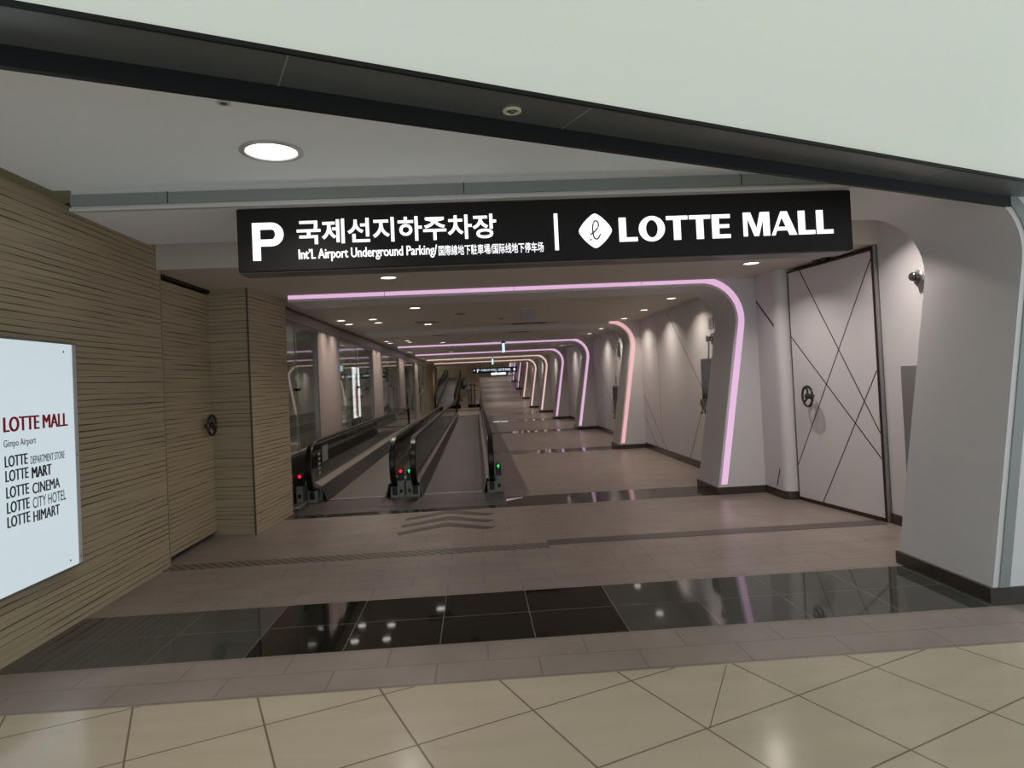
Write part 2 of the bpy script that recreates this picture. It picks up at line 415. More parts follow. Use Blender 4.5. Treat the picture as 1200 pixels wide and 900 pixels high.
rm = MB(); rm.hexa([(-6, 43.0, -.1), (.30, 43.0, -.1), (.30, 43.0, .2), (-6, 43.0, .2)], [(-6, 61.3, 1.75), (.30, 61.3, 1.75), (.30, 61.3, 1.98), (-6, 61.3, 1.98)])
struct('floor', rm, darkwall, 'dark sloping floor under the climbing walks')
struct('floor', slab(-6, 4, 61.3, 76, 2.05), brown, 'upper floor level behind the far ramp')
struct('floor', slab(-7, .30, 39.8, 43.0), brown, 'tiled landing below the far moving walks')
# door track across the floor
tr = MB().box(-2.95, .63, 6.30, 6.50, 0, .004); struct('trim_1', tr, track_m, 'hatched metal door track across the floor')
tr = MB().box(.63, 4.02, 6.40, 6.60, 0, .004); struct('trim_2', tr, track_p, 'plain dark door track running to the white blast door')
cv = MB()
for yt in (8.47, 8.09, 7.72):
    poly_l = [(-.94, yt-.40), (-.40, yt), (-.40, yt-.21), (-.89, yt-.56)]
    poly_r = [(-.40, yt), (.14, yt-.38), (-.02, yt-.42), (-.40, yt-.21)]
for k, yt in enumerate((8.47, 8.09, 7.72)):
    c = MB()
    c.prism([(-.93, yt-.39), (-.40, yt), (-.40, yt-.20), (-.90, yt-.50)], 'z', .0005, .003)
    c.prism([(-.40, yt), (.14, yt-.38), (.06, yt-.47), (-.40, yt-.20)], 'z', .0005, .003)
    o = c.build('floor_chevron', chev_m)
    tag(o, ['dark floor chevron nearest the moving walk comb plates', 'middle one of three dark floor chevrons', 'dark floor chevron nearest the hatched door track'][k], 'floor marking', 'chevrons before the moving walk')

# ------------------------------------------------------------------ the setting: walls and ceilings
lw = MB().box(-3.25, -2.95, 0.2, 6.46, 0, 3.05); struct('wall_left', lw, slat, 'split stone clad wall beside the hall')
nw = MB(); nw.box(-3.4, -2.55, 7.86, 8.05, 0, 2.8); nw.box(-2.75, -2.47, 8.0, 8.86, 0, 2.8)
nw = MB().prism([(-3.35, 7.86), (-2.55, 7.68), (-2.45, 8.84), (-2.80, 8.84), (-2.80, 8.1), (-3.35, 8.1)], 'z', 0, 2.8)
struct('wall_left', nw, slat, 'split stone pier between the left blast door and the glass')
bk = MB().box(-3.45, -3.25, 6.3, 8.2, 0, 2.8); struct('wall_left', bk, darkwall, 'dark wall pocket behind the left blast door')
# right side: recess wall, wall behind the white door, stub pier, bay walls
rw = MB().box(4.10, 4.3, 5.0, 6.44, 0, 3.05); struct('wall_right', rw, white, 'white side wall between large rib and blast door')
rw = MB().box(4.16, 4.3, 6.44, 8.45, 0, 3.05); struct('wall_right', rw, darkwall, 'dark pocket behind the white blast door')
st = MB(); pts = [(4.16, 7.93), (3.84, 7.87)]
for k in range(7):
    a = math.pi/2*k/6; pts.append((3.80-.1*math.sin(a), 7.97-.1*math.cos(a)))
pts += [(3.70, 8.45), (4.16, 8.45)]
st.prism(pts, 'z', .1, 2.8, True)
st.mat(1).hexa([(3.697, 8.44, 2.50), (3.697, 8.44, 2.47), (3.697, 7.97, 2.11), (3.697, 7.97, 2.14)], [(3.71, 8.44, 2.50), (3.71, 8.44, 2.47), (3.71, 7.97, 2.11), (3.71, 7.97, 2.14)])
st.mat(1).hexa([(3.697, 8.10, .14), (3.697, 8.12, .14), (3.697, 8.02, .36), (3.697, 8.0, .36)], [(3.71, 8.10, .14), (3.71, 8.12, .14), (3.71, 8.02, .36), (3.71, 8.0, .36)])
struct('wall_right', st, [white, groove], 'white rounded stub wall beside the blast door')
bs = MB().prism([(p[0]-.004 if p[0] < 4 else p[0], p[1]-.004 if p[1] < 8.4 else p[1]) for p in pts], 'z', 0, .1); struct('baseboard_right', bs, basestone)
bs = MB().box(4.085, 4.12, 5.0, 6.44, 0, .1); struct('baseboard_right', bs, basestone)
LINES = [((12.29, 2.75), (10.3, 1.13)), ((14.30, 1.15), (12.7, .1)), ((14.30, .70), (13.43, .1)), ((10.3, 1.35), (11.36, .1)), ((9.9, 2.78), (9.3, 2.2))]
LINES2 = [((12.1, 2.78), (10.2, 1.75)), ((13.9, 2.3), (11.7, .7)), ((13.96, .5), (13.5, .1)), ((11.3, 2.78), (10.1, 2.1)), ((11.0, 2.0), (12.4, .1))]
for i in range(8):
    y0, y1 = YR[i]+.75, YR[i+1]
    z0 = rampz(y0) if i > 5 else 0; z1 = z0+2.8 if i < 6 else z0+3.2
    m = MB().box(RW, RW+.25, y0, y1, min(0, z0), z1+.3)
    m.mat(1)
    for (a, b) in (LINES if i % 2 == 0 else LINES2):
        if i > 5: continue
        d = Vector((b[0]-a[0], b[1]-a[1])).normalized(); n = Vector((-d.y, d.x))*.006; q = []
        A = Vector((a[0]+5.9*i, a[1])); B = Vector((b[0]+5.9*i, b[1]))
        A.x = min(A.x, y1-.01); B.x = max(B.x, y0+.01)
        for X in (RW-.0015, RW+.01): q.append([(X, A.x+n.x, A.y+n.y), (X, A.x-n.x, A.y-n.y), (X, B.x-n.x, B.y-n.y), (X, B.x+n.x, B.y+n.y)])
        m.hexa(q[0], q[1])
    m.box(RW-.001, RW+.01, YR[i]+4.6, YR[i]+4.606, z0+.1, z1)
    struct('wall_right', m, [white, groove], 'white panelled corridor bay wall with thin slanting dark joints')
    bs = MB().hexa([(RW-.015, y0, rampz(y0)-.05), (RW+.1, y0, rampz(y0)-.05), (RW+.1, y0, rampz(y0)+.12), (RW-.015, y0, rampz(y0)+.12)],
                   [(RW-.015, y1, rampz(y1)-.05), (RW+.1, y1, rampz(y1)-.05), (RW+.1, y1, rampz(y1)+.12), (RW-.015, y1, rampz(y1)+.12)])
    struct('baseboard_right', bs, basestone)
# ceilings
cl = MB().box(-3.2, 5, 5.0, 6.40, 3.05, 3.15); struct('ceiling', cl, plaster, 'raised ceiling recess behind the first rib, its shade painted olive beige')
cl = MB().box(-3.4, 4.4, 6.40, 8.45, 2.80, 3.15); struct('ceiling', cl, ceilw, 'lowered corridor ceiling between the blast doors')
for i in range(6):
    y1 = YR[i+1] if i < 5 else 44.0
    cl = MB().box(-7.0, 4.0, YR[i] if i == 0 else YR[i], y1, 2.80, 3.0); struct('ceiling', cl, ceilw, 'grey corridor ceiling between two ribs')
cl = MB().hexa([(-7, 44, 2.8), (4, 44, 2.8), (4, 44, 3.0), (-7, 44, 3.0)], [(-7, 62, 4.75), (4, 62, 4.75), (4, 62, 4.95), (-7, 62, 4.95)])
struct('ceiling', cl, ceilw, 'rising ceiling above the far ramp')
cl = MB().box(-7, 4, 62, 76, 4.75, 4.95); struct('ceiling', cl, ceilw, 'ceiling of the far upper level')
# white soffit before the first rib (runs under the hall edge) and recess beside it
bd = Vector((5.099, 2.235)).normalized()      # direction of the hall edge beam
B0 = Vector((-1.355, 2.015))
def beam(t, off): # point along the hall edge, off metres towards the corridor
    p = B0+bd*t; n = Vector((-bd.y, bd.x)); return p+n*off
fc = MB(); a = beam(-1.30, .02); b = beam(6.2, .02)
fc.prism([(-2.54, a.y), (b.x, b.y), (b.x, 4.20) if b.y < 4.2 else (b.x, b.y+.01), (-2.54, 4.20)], 'z', 2.90, 2.98)
struct('ceiling', fc, frontceil, 'smooth white ceiling with the wide downlight before the first rib')
pc = MB().box(-3.25, -2.40, 0.2, 5.2, 3.05, 3.15); struct('ceiling', pc, plaster, 'ceiling cove along the stone wall, its shade painted olive beige')

# ribs ----------------------------------------------------------------
def inner_contour(dx, ztop=2.72, xl=-2.30, z0=0., drop=0.):
    """inside edge of a rib: leaning post, rounded corner, flat head"""
    pts = [(3.06+dx, z0), (3.10+dx, z0+.25), (3.415+dx, z0+2.20)]
    pts[2] = Vector((3.415+dx, z0+2.20+ztop-2.72))
    lean = math.atan2(.315, 1.95); R = .447     # the arc starts tangent to the leaning post
    c = Vector((3.415+dx-R*math.cos(lean), z0+2.20+ztop-2.72+R*math.sin(lean)))
    for k in range(1, 13):
        a = -lean+(math.pi/2+lean)*k/12
        pts.append((c.x+R*math.cos(a), c.y+R*math.sin(a)))
    zt_ = pts[-1][1]
    pts.append((2.7+dx, zt_)); pts.append((1.2+dx, zt_)); pts.append((-.6+dx, zt_)); pts.append((xl, zt_))
    return [Vector(p) for p in pts]
def offset(pts, d):
    out = []
    for i, p in enumerate(pts):
        t = (pts[min(i+1, len(pts)-1)]-pts[max(i-1, 0)]).normalized(); n = Vector((t.y, -t.x))
        out.append(p+n*d)
    return out
def make_rib(k, yf, dx, xl, z0, label, strip_mats, depth=.75, xr=None, top=2.92, zt=2.72):
    root = thing('portal_rib', label, 'portal rib', (3.3+dx, yf+depth/2, z0), 'portal ribs along the corridor')
    xr = xr or RW+.02
    ic = inner_contour(dx, zt, xl, z0)
    outer = []
    for i, p in enumerate(ic):
        if i < 3: outer.append(Vector((xr, p.y)))
        elif p.x > 3.0+dx:
            f = min(1, (i-3)/9.); outer.append(Vector((xr, z0+2.3+f*(top-2.3))))
        else: outer.append(Vector((min(xr, p.x+.4*max(0, p.x-1)), z0+top)))
    # make the corner explicit
    fr = MB().band(ic, outer, 'y', yf, yf+depth)
    fr.build('frame', white, root)
    # strip: inside the front face, along the inner edge
    a = offset(ic, .035); b = offset(ic, .115)
    a = a[1:]; b = b[1:]
    lo = (z0+.13-ic[1].y)
    a[0] = Vector((a[0].x+lo*.16, z0+.13)); b[0] = Vector((b[0].x+lo*.16, z0+.13))
    if strip_mats[1] is None:      # only the post part is lit
        n = 14
        MB().band(a[:n], b[:n], 'y', yf-.006, yf+.01).build('light_strip', strip_mats[0], root)
        tag(MB().band(a[n-1:], b[n-1:], 'y', yf-.006, yf+.01).build('unlit_strip', lightlip, root), 'unlit pale strip across the head')
    else:
        MB().band(a, b, 'y', yf-.006, yf+.01).build('light_strip', strip_mats[0], root)
    bz = MB().box(3.06+dx-.012, xr, yf-.012, yf+depth+.01, z0-.3 if z0 > 0 else 0, z0+.095); bz.build('baseboard', basestone, root)
    for x in (-1.1+dx, .55+dx, 2.2+dx):      # hairline joints across the strip
        MB().box(x, x+.006, yf-.0075, yf, z0+zt+.03, z0+zt+.12).build('strip_joint', greyplate, root)
    return root
names = ['first', 'second', 'third', 'fourth', 'fifth', 'sixth', 'seventh', 'eighth', 'ninth', 'tenth']
for k, y in enumerate(YR):
    z0 = rampz(y)
    sm = (PINKS[0], 1)
    if k == 1: sm = (PINKS[1], None)
    if k in (4, 6): sm = (PINKS[2], 1)
    if k == 5: sm = (PINKS[2], 1)
    if k < 7: zz = 0 if k < 6 else z0
    make_rib(k, y, 0., -2.30, z0, 'white portal rib with glowing strip, %s behind the overhead sign' % names[k] if k != 1 else
             'white portal rib whose strip glows only on the post, second behind the overhead sign', sm,
             xr=3.735)
# the large unlit rib above the sign
root = thing('portal_rib', 'large white rib with an unlit grey green strip above the overhead sign', 'portal rib', (3.9, 4.65, 0), 'portal ribs along the corridor')
ic = inner_contour(.25, 2.765, -2.43)
xr = 4.75
outer = []
for i, p in enumerate(ic):
    if i < 3: outer.append(Vector((xr, p.y)))
    elif p.x > 3.25: outer.append(Vector((xr, 2.3+min(1, (i-3)/9.)*.62)))
    else: outer.append(Vector((min(xr, p.x+.4*max(0, p.x-1)), 2.92)))
MB().band(ic, outer, 'y', 4.20, 5.16).build('frame', white, root)
a = offset(ic, .035)[1:]; b = offset(ic, .105)[1:]
a[0] = Vector((a[0].x-.022, .09)); b[0] = Vector((b[0].x-.022, .09))
MB().band(a, b, 'y', 4.188, 4.21).build('unlit_strip', stripglass, root)
li = MB().band(offset(ic, .0)[12:], offset(ic, .018)[12:], 'y', 4.175, 4.21); li.build('strip_lip', lightlip, root)
MB().box(3.298, xr, 4.188, 5.17, 0, .095).build('baseboard', basestone, root)
for x in (-1.85, -.02, 1.78): MB().box(x, x+.006, 4.186, 4.19, 2.80, 2.872).build('strip_joint', groove, root)

# hall edge beam and luminous ceiling -----------------------------------
def beam_obj():
    root = thing('hall_edge_beam', 'long black ceiling beam running diagonally along the pale green ceiling', 'beam', tuple(beam(2.7, 0))+(2.66,))
    t0, t1 = -1.9, 9.0
    def bx(o0, o1, z0, z1, tt0=t0, tt1=t1):
        q = [beam(tt0, o0), beam(tt1, o0), beam(tt1, o1), beam(tt0, o1)]
        return MB().prism([(p.x, p.y) for p in q], 'z', z0, z1)
    bx(0, .03, 2.60, 2.95).build('fascia', blackmetal, root)
    bx(-.245, 0, 2.665, 2.71).build('soffit_panel', charcoal, root)
    bx(-.256, -.243, 2.659, 2.69).build('edge_trim', blackmetal, root)
    j = bx(-.243, -.001, 2.6635, 2.666, .78, .786); j2 = bx(-.243, -.001, 2.6635, 2.666, 1.93, 1.936); j3 = bx(-.243, -.001, 2.6635, 2.666, 4.3, 4.306)
    for q in (j, j2, j3): q.build('panel_joint', greyplate, root)
    return root
beam_obj()
hc = MB(); q = [beam(-3.5, -.252), beam(9.0, -.252), beam(9.0, -7.5), beam(-3.5, -7.5)]
hc.prism([(p.x, p.y) for p in q], 'z', 2.675, 2.73)
struct('ceiling', hc, hallglow, 'pale green backlit hall ceiling')

# detector in the beam
def recessed_device(name, label, cat, loc, r, ring, grp=None, dp=.34):
    root = thing(name, label, cat, loc, grp); x, y, z = loc
    MB().lathe(loc, [(r, 0), (r, -.006), (r*.72, -.008), (r*.6, 0)], n=32).build('bezel', ring, root)
    MB().lathe(loc, [(r*.58, -.001), (r*.45, -.006), (r*.3, -.6*dp*r), (r*.25, -.94*dp*r), (0.0001, -dp*r)], n=24).build('sensor', darkmet, root)
    return root
recessed_device('recessed_detector', 'round cream bezelled detector set into the black beam', 'detector', (.193, 2.585, 2.664), .037, mat('cream_bezel', (.62, .60, .46, 1), .4, noise=.03))
recessed_device('smoke_detector', 'small dark detector on the white ceiling near the black beam', 'detector', (-1.062, 2.995, 2.90), .03, lightlip)

# ------------------------------------------------------------------ downlights
def make_downlight(r, power, lens, colr):
    root = bpy.data.objects.new('downlight', None); COL.objects.link(root)
    MB().lathe((0, 0, 0), [(r*1.22, .0), (r*1.22, -.006), (r*1.02, -.008), (r, -.002), (r, .0)], n=32).build('trim_ring', mat('dl_trim', (.55, .54, .52, 1), .3, .3, noise=.03), root)
    MB().lathe((0, 0, -.001), [(r*.985, 0), (r*.9, -.002), (.0001, -.004)], n=28).build('lens', lens, root)
    L = bpy.data.lights.new('downlight_lamp', 'AREA'); L.shape = 'DISK'; L.size = r*1.7; L.energy = power; L.color = colr; L.spread = math.radians(130)
    lo = bpy.data.objects.new('lamp', L); lo.location = (0, 0, -.012); COL.objects.link(lo); lo.parent = root
    return root
def place_dl(proto, loc, label, group, first):
    if first: proto.location = loc; tag(proto, label, 'ceiling light', group); return proto
    r = dup(proto, loc, label, group); r['category'] = 'ceiling light'; return r
big = make_downlight(.135, P_BIG, lensw, (1, .92, .86))
place_dl(big, (-1.041, 3.62, 2.899), 'wide round downlight on the white ceiling before the sign', 'wide downlights', True)
rowdl = make_downlight(.085, P_ROW, lensw, (1, .90, .83))
g1 = 'downlights of the corridor'
entry = make_downlight(.085, P_ENTRY, lensw, (1, .90, .83))
place_dl(entry, (-.90, 7.32, 2.799), 'round downlight just below the hanging sign, above the floor chevrons', g1, True)
place_dl(entry, (3.16, 7.28, 2.799), 'round downlight in front of the white blast door', g1, False)
for i, y in enumerate((10.3, 13.15, 16.3, 19.1, 22.2, 25.2, 28.3, 31.2, 34.2, 37.2)):
    place_dl(rowdl, (-.88, y, 2.799), 'round ceiling downlight above the moving walks, %s behind the first pink strip' % names[i], g1, i == 0)
place_dl(rowdl, (3.45, 5.75, 3.049), 'downlight in the recess above the wall spot device', g1, False)
wash = make_downlight(.075, P_WASH, lensw, (1, .87, .75))
n = 0
for i in range(6):
    for j, dy in enumerate((1.95, 3.65, 5.3)):
        if i > 0 and j == 2: continue
        place_dl(wash, (3.18, YR[i]+dy, 2.799), 'wall washing downlight by the white panels, %s one in the %s rib bay' % (names[j], names[i]), 'wall washers by the right panels', n == 0); n += 1
for i in range(4):
    for j in range(2):
        place_dl(wash, (-2.30, 11.75+.75*j+5.95*i, 2.799), 'small wall washer above the %s metal pillar, %s one of two' % (names[i], ('nearer', 'farther')[j]), 'wall washers above the pillars', False)
        if i < 2: place_dl(wash, (-1.75, 11.76+.67*j+5.95*i, 2.799), 'small downlight beside the washers of the %s metal pillar, %s one of two' % (names[i], ('nearer', 'farther')[j]), 'small downlights above the walks', False)

for i, y in enumerate((41.5, 46, 50, 54, 58, 62)):
    z = 2.799 if y < 44 else 2.79+(y-44)*.1083 if y < 62 else 4.74
    place_dl(rowdl, (1.6, y, z), 'round downlight over the far ramp, %s from its foot' % names[i], 'downlights over the far ramp', False)
    if i < 5: place_dl(rowdl, (-1.9, y+.5, z), 'round downlight over the far moving walks, %s from the planter' % names[i], 'downlights over the far ramp', False)
# ------------------------------------------------------------------ ceiling fittings
def ring_diffuser(loc, r, label):
    root = thing('air_diffuser', label, 'air vent', loc, 'round air diffusers')
    m = MB()
    for f in (1., .72, .45): m.lathe(loc, [(r*f, 0), (r*f*.98, -.02), (r*f*.84, -.022), (r*f*.80, -.004)], n=40)
    m.build('cone_rings', alum, root)
    MB().lathe(loc, [(r*.97, -.001), (.0001, -.0015)], n=40).build('dark_gap', darkmet, root)
ring_diffuser((-.86, 12.72, 2.799), .24, 'round ceiling diffuser ahead of the second walkway downlight')
ring_diffuser((-.80, 16.0, 2.799), .24, 'round ceiling diffuser beyond the second rib')
def slot(loc, L, label):
    root = thing('slot_diffuser', label, 'air vent', loc, 'slot diffusers'); x, y, z = loc
    MB().box(x-L/2, x+L/2, y-.14, y+.14, z-.008, z).box(x-L/2-.25, x-L/2, y-.08, y+.1, z-.006, z).box(x+L/2, x+L/2+.25, y-.08, y+.1, z-.006, z).build('frame', alum, root)
    m = MB()
    for k in range(3): MB().box(x-L/2+.02, x+L/2-.02, y-.12+.085*k, y-.055+.085*k, z-.012, z-.007).build('slot', holeblk, root)
slot((1.18, 13.9, 2.80), .75, 'dark slot diffuser ahead of the second rib')
slot((1.13, 16.2, 2.80), .50, 'faint slot diffuser beyond the second rib')
recessed_device('ceiling_speaker', 'small dark round ceiling speaker between first pink strip and second rib', 'speaker', (-.2, 11.45, 2.799), .09, alum, None, .08)
recessed_device('sprinkler', 'tiny sprinkler near the hanging square panel', 'sprinkler', (.55, 12.6, 2.799), .06, alum)
def hang_sign():
    root = thing('hanging_sign', 'pale square panel hanging under the ceiling beyond the first pink strip', 'sign', (.93, 11.0, 2.61))
    MB().box(.81, 1.05, 10.98, 11.02, 2.61, 2.795).build('panel', mat('panel_lilac', (.42, .39, .43, 1), .5, noise=.03), root, .004)
    MB().box(.80, 1.06, 10.97, 11.03, 2.782, 2.80).build('mount', lightlip, root)
hang_sign()
def pend(loc, label):
    x, y, z = loc
    root = thing('exit_sign', label, 'sign', loc, 'blue lit pendant signs')
    MB().box(x-.03, x+.03, y-.17, y+.17, z, z+.26).build('lit_body', blue_l, root, .006)
    MB().box(x-.05, x+.05, y-.19, y+.19, z+.26, z+.30).build('top_mount', blackmetal, root)
    MB().tube([(x, y-.1, z+.30), (x, y-.1, 2.80)], .006, 8).build('rod', blackmetal, root)
    MB().tube([(x, y+.1, z+.30), (x, y+.1, 2.80)], .006, 8).build('rod', blackmetal, root)
pend((.875, 19.6, 2.46), 'thin blue lit sign hanging edge on before the third rib')
pend((.85, 31.2, 2.42), 'thin blue lit sign hanging edge on before the fifth rib')

# ------------------------------------------------------------------ overhead sign
SX0, SX1, SZ0, SZ1, SY = -1.453, 2.537, 2.362, 2.757, 4.24
root = thing('overhead_sign', 'long black overhead sign with lit parking and mall lettering', 'sign', (.54, 4.34, SZ0))
MB().box(SX0, SX1, SY, SY+.20, SZ0, SZ1).build('sign_box', signblack, root, .004)
MB().box(SX0-.004, SX1+.004, SY+.03, SY+.206, SZ0-.006, SZ0).build('lower_rail', darkmet, root)
for x in (SX0+.6, SX1-.7): MB().box(x, x+.1, SY+.06, SY+.14, SZ1, SZ1+.006).build('ceiling_bracket', blackmetal, root)
def sput(x, y, d): return (x, SY-.001-d, y)
def poly_letters(name, glyphs, x0, x1, z0, z1, adv, m, parent):
    """glyphs: list of lists of convex polys in a unit box of width w"""
    tot = sum(wd for wd, _ in glyphs)+adv*(len(glyphs)-1)
    sx = (x1-x0)/tot; mb = MB(); cx = 0
    for wd, polys in glyphs:
        for po in polys:
            mb.prism([(x0+(cx+px)*sx, z0+py*(z1-z0)) for px, py in po], 'y', SY-.006, SY+.001)
        cx += wd+adv
    return mb.build(name, m, parent)
def gL(w): return (w, [[(0, 0), (.33, 0), (.33, 1), (0, 1)], [(.33, 0), (w, 0), (w, .17), (.33, .17)]])
def gT(w): c = w/2; return (w, [[(0, .84), (w, .84), (w, 1), (0, 1)], [(c-.165, 0), (c+.165, 0), (c+.165, .84), (c-.165, .84)]])
def gE(w): return (w, [[(0, 0), (.33, 0), (.33, 1), (0, 1)], [(.33, 0), (w, 0), (w, .16), (.33, .16)], [(.33, .84), (w, .84), (w, 1), (.33, 1)], [(.33, .43), (w*.94, .43), (w*.94, .58), (.33, .58)]])
def gO(w):
    ps = []; n = 28
    for k in range(n):
        a, b = 2*math.pi*k/n, 2*math.pi*(k+1)/n
        def o(t, rx, ry): return (w/2+rx*math.cos(t), .5+ry*math.sin(t))
        ps.append([o(a, w/2, .53), o(b, w/2, .53), o(b, w/2-.33, .37), o(a, w/2-.33, .37)])
    return (w, ps)
def gM(w): return (w, [[(0, 0), (.20, 0), (.20, 1), (0, 1)], [(w-.32, 0), (w, 0), (w, 1), (w-.32, 1)], [(.20, 1), (.20, .8), (w/2-.12, 0), (w/2+.10, 0), (w/2-.0, .3), (.36, 1)], [(w-.32, 1), (w-.46, 1), (w/2-.0, .3), (w/2+.10, 0), (w-.32, .72)]])
def gA(w): return (w, [[(0, 0), (.17, 0), (.56, .86), (.48, 1)], [(w-.36, 0), (w, 0), (w*.5+.16, 1), (.48, 1), (.50, .80)], [(.24, .20), (w-.36, .20), (w-.41, .35), (.30, .35)]])
poly_letters('mall_lettering', [gL(.85), gO(1.22), gT(1.0), gT(1.0), gE(.86)], .975, 1.712, 2.468, 2.624, .075, sign_w, root)
poly_letters('mall_lettering', [gM(1.30), gA(1.25), gL(.82), gL(.82)], 1.800, 2.405, 2.474, 2.630, .09, sign_w, root)
# emblem: rounded diamond with a looped script mark
em = MB(); pts = []
for k in range(64):
    a = 2*math.pi*k/64; c, s_ = math.cos(a), math.sin(a); p = 1.28
    rr = (abs(c)**p+abs(s_)**p)**(-1/p)
    pts.append((.820+.110*rr*c, 2.545+.114*rr*s_))
pts = [(pts[i-1][0]*.3+pts[i][0]*.4+pts[(i+1) % 64][0]*.3, pts[i-1][1]*.3+pts[i][1]*.4+pts[(i+1) % 64][1]*.3) for i in range(64)]
em.prism(pts, 'y', SY-.006, SY+.001).build('emblem', sign_w, root)
sc = []
for t in range(41):
    u = t/40.
    # entry stroke, tall loop, foot, exit stroke
    key = [(-.030, -.022), (-.004, -.006), (.024, .028), (.022, .058), (.004, .066), (-.010, .040), (-.012, -.010), (-.004, -.044), (.014, -.052), (.030, -.034), (.036, -.020)]
    f = u*(len(key)-1); i = min(int(f), len(key)-2); g = f-i
    p0, p1, p2, p3 = key[max(i-1, 0)], key[i], key[i+1], key[min(i+2, len(key)-1)]
    def cr(q): return .5*((2*p1[q])+(-p0[q]+p2[q])*g+(2*p0[q]-5*p1[q]+4*p2[q]-p3[q])*g*g+(-p0[q]+3*p1[q]-3*p2[q]+p3[q])*g**3)
    sc.append((.815+cr(0)*1.0, SY-.0065, 2.543+cr(1)*1.0))
emk = MB().tube(sc, .0045, 8); emk.lathe((.787, SY-.0065, 2.487), [(.006, -.003), (.006, .003)], 'y', 12)
emk.build('emblem_mark', signblack, root)
MB().box(.553, .577, SY-.006, SY+.001, 2.428, 2.665).build('divider_bar', sign_w, root)
# P
pp = MB(); px0, px1, pz0, pz1 = -1.358, -1.165, 2.430, 2.668
W_, H_ = px1-px0, pz1-pz0; th = .048
pp.prism([(px0, pz0), (px0+th, pz0), (px0+th, pz1), (px0, pz1)], 'y', SY-.006, SY+.001)
ro, zc = .0745, pz1-.0745
pp.prism([(px0+th, pz1-.043), (px1-ro, pz1-.043), (px1-ro, pz1), (px0+th, pz1)], 'y', SY-.006, SY+.001)
pp.prism([(px0+th, pz1-2*ro), (px1-ro, pz1-2*ro), (px1-ro, pz1-2*ro+.043), (px0+th, pz1-2*ro+.043)], 'y', SY-.006, SY+.001)
for k in range(14):
    a, b = -math.pi/2+math.pi*k/14, -math.pi/2+math.pi*(k+1)/14
    pp.prism([(px1-ro+ro*math.cos(a), zc+ro*math.sin(a)), (px1-ro+ro*math.cos(b), zc+ro*math.sin(b)),
              (px1-ro+(ro-.043)*math.cos(b)*.72, zc+(ro-.043)*math.sin(b)), (px1-ro+(ro-.043)*math.cos(a)*.72, zc+(ro-.043)*math.sin(a))], 'y', SY-.006, SY+.001)
pp.build('parking_letter', sign_w, root)
textmesh('국제선지하주차장', 'korean_lettering', sign_w, (-1.082, .180, 2.522, 2.678), sput, root, bold=.018, depth=.005)
textmesh("Int’L Airport Underground Parking/", 'english_lettering', sign_w, (-1.076, -.205, 2.411, 2.492), sput, root, fat=.0012, depth=.005)
textmesh("国際線地下駐車場/国际线地下停车场", 'chinese_lettering', sign_w, (-.196, .478, 2.420, 2.485), sput, root, bold=.004, depth=.005)

# ------------------------------------------------------------------ lightbox on the stone wall
LX = -2.86
root = thing('mall_directory_lightbox', 'bright white wall lightbox listing the mall shops on the stone wall', 'lightbox', (-2.9, 4.0, .45))
MB().box(-2.955, LX-.012, 3.22, 4.935, .44, 2.018).build('housing', darkmet, root, .004)
MB().box(LX-.012, LX, 3.235, 4.885, .452, 2.006).build('lit_face', boxglow, root)
fr = MB(); fr.box(LX-.012, LX+.004, 4.885, 4.925, .452, 2.006); fr.build('side_rail', mat('rail_pale', (.6, .62, .64, 1), .3, noise=.02), root)
for z in (2.004, .438): MB().box(LX-.012, LX+.004, 3.22, 4.935, z, z+.016).build('edge_rail', alum, root)
for z in (.50, 1.22, 1.95): MB().lathe((LX+.003, 4.905, z), [(.007, 0), (.006, .003), (.0001, .004)], 'x', 12).build('screw', chrome, root)
for z in (.50, 1.95): MB().lathe((LX-.001, 4.79, z), [(.008, 0), (.007, .003), (.0001, .004)], 'x', 12).build('screw', chrome, root)
def lput(x, y, d): return (LX+.0005+d, x, y)
textmesh('LOTTE MALL', 'red_lettering', red_t, (4.175, 4.812, 1.432, 1.524), lput, root, fat=.005, depth=.001)
textmesh('Gimpo Airport', 'place_lettering', blk_t, (4.175, 4.470, 1.328, 1.385), lput, root, depth=.001)
def line(t1, b1, x0, x1, t2, b2, x2, x3, z0, z1, z2=None, z3=None):
    textmesh(t1, 'store_lettering', blk_t, (x0, x1, z0, z1), lput, root, fat=b1*.4, depth=.001)
    textmesh(t2, 'store_lettering', blk_t, (x2, x3, z2 or z0, z3 or z1), lput, root, fat=max(0, b2*.22), depth=.001)
line('LOTTE', .006, 4.178, 4.385, 'DEPARTMENT STORE', 0, 4.412, 4.762, 1.219, 1.288, 1.213, 1.263)
line('LOTTE', .006, 4.180, 4.388, 'MART', .016, 4.418, 4.618, 1.130, 1.200, 1.121, 1.192)
line('LOTTE', .006, 4.182, 4.388, 'CINEMA', .008, 4.420, 4.700, 1.030, 1.100, 1.020, 1.090)
line('LOTTE', .006, 4.184, 4.390, 'CITY HOTEL', -.004, 4.420, 4.762, .938, 1.008, .928, .998)
line('LOTTE', .006, 4.184, 4.390, 'HIMART', .010, 4.420, 4.690, .852, .920, .842, .910)

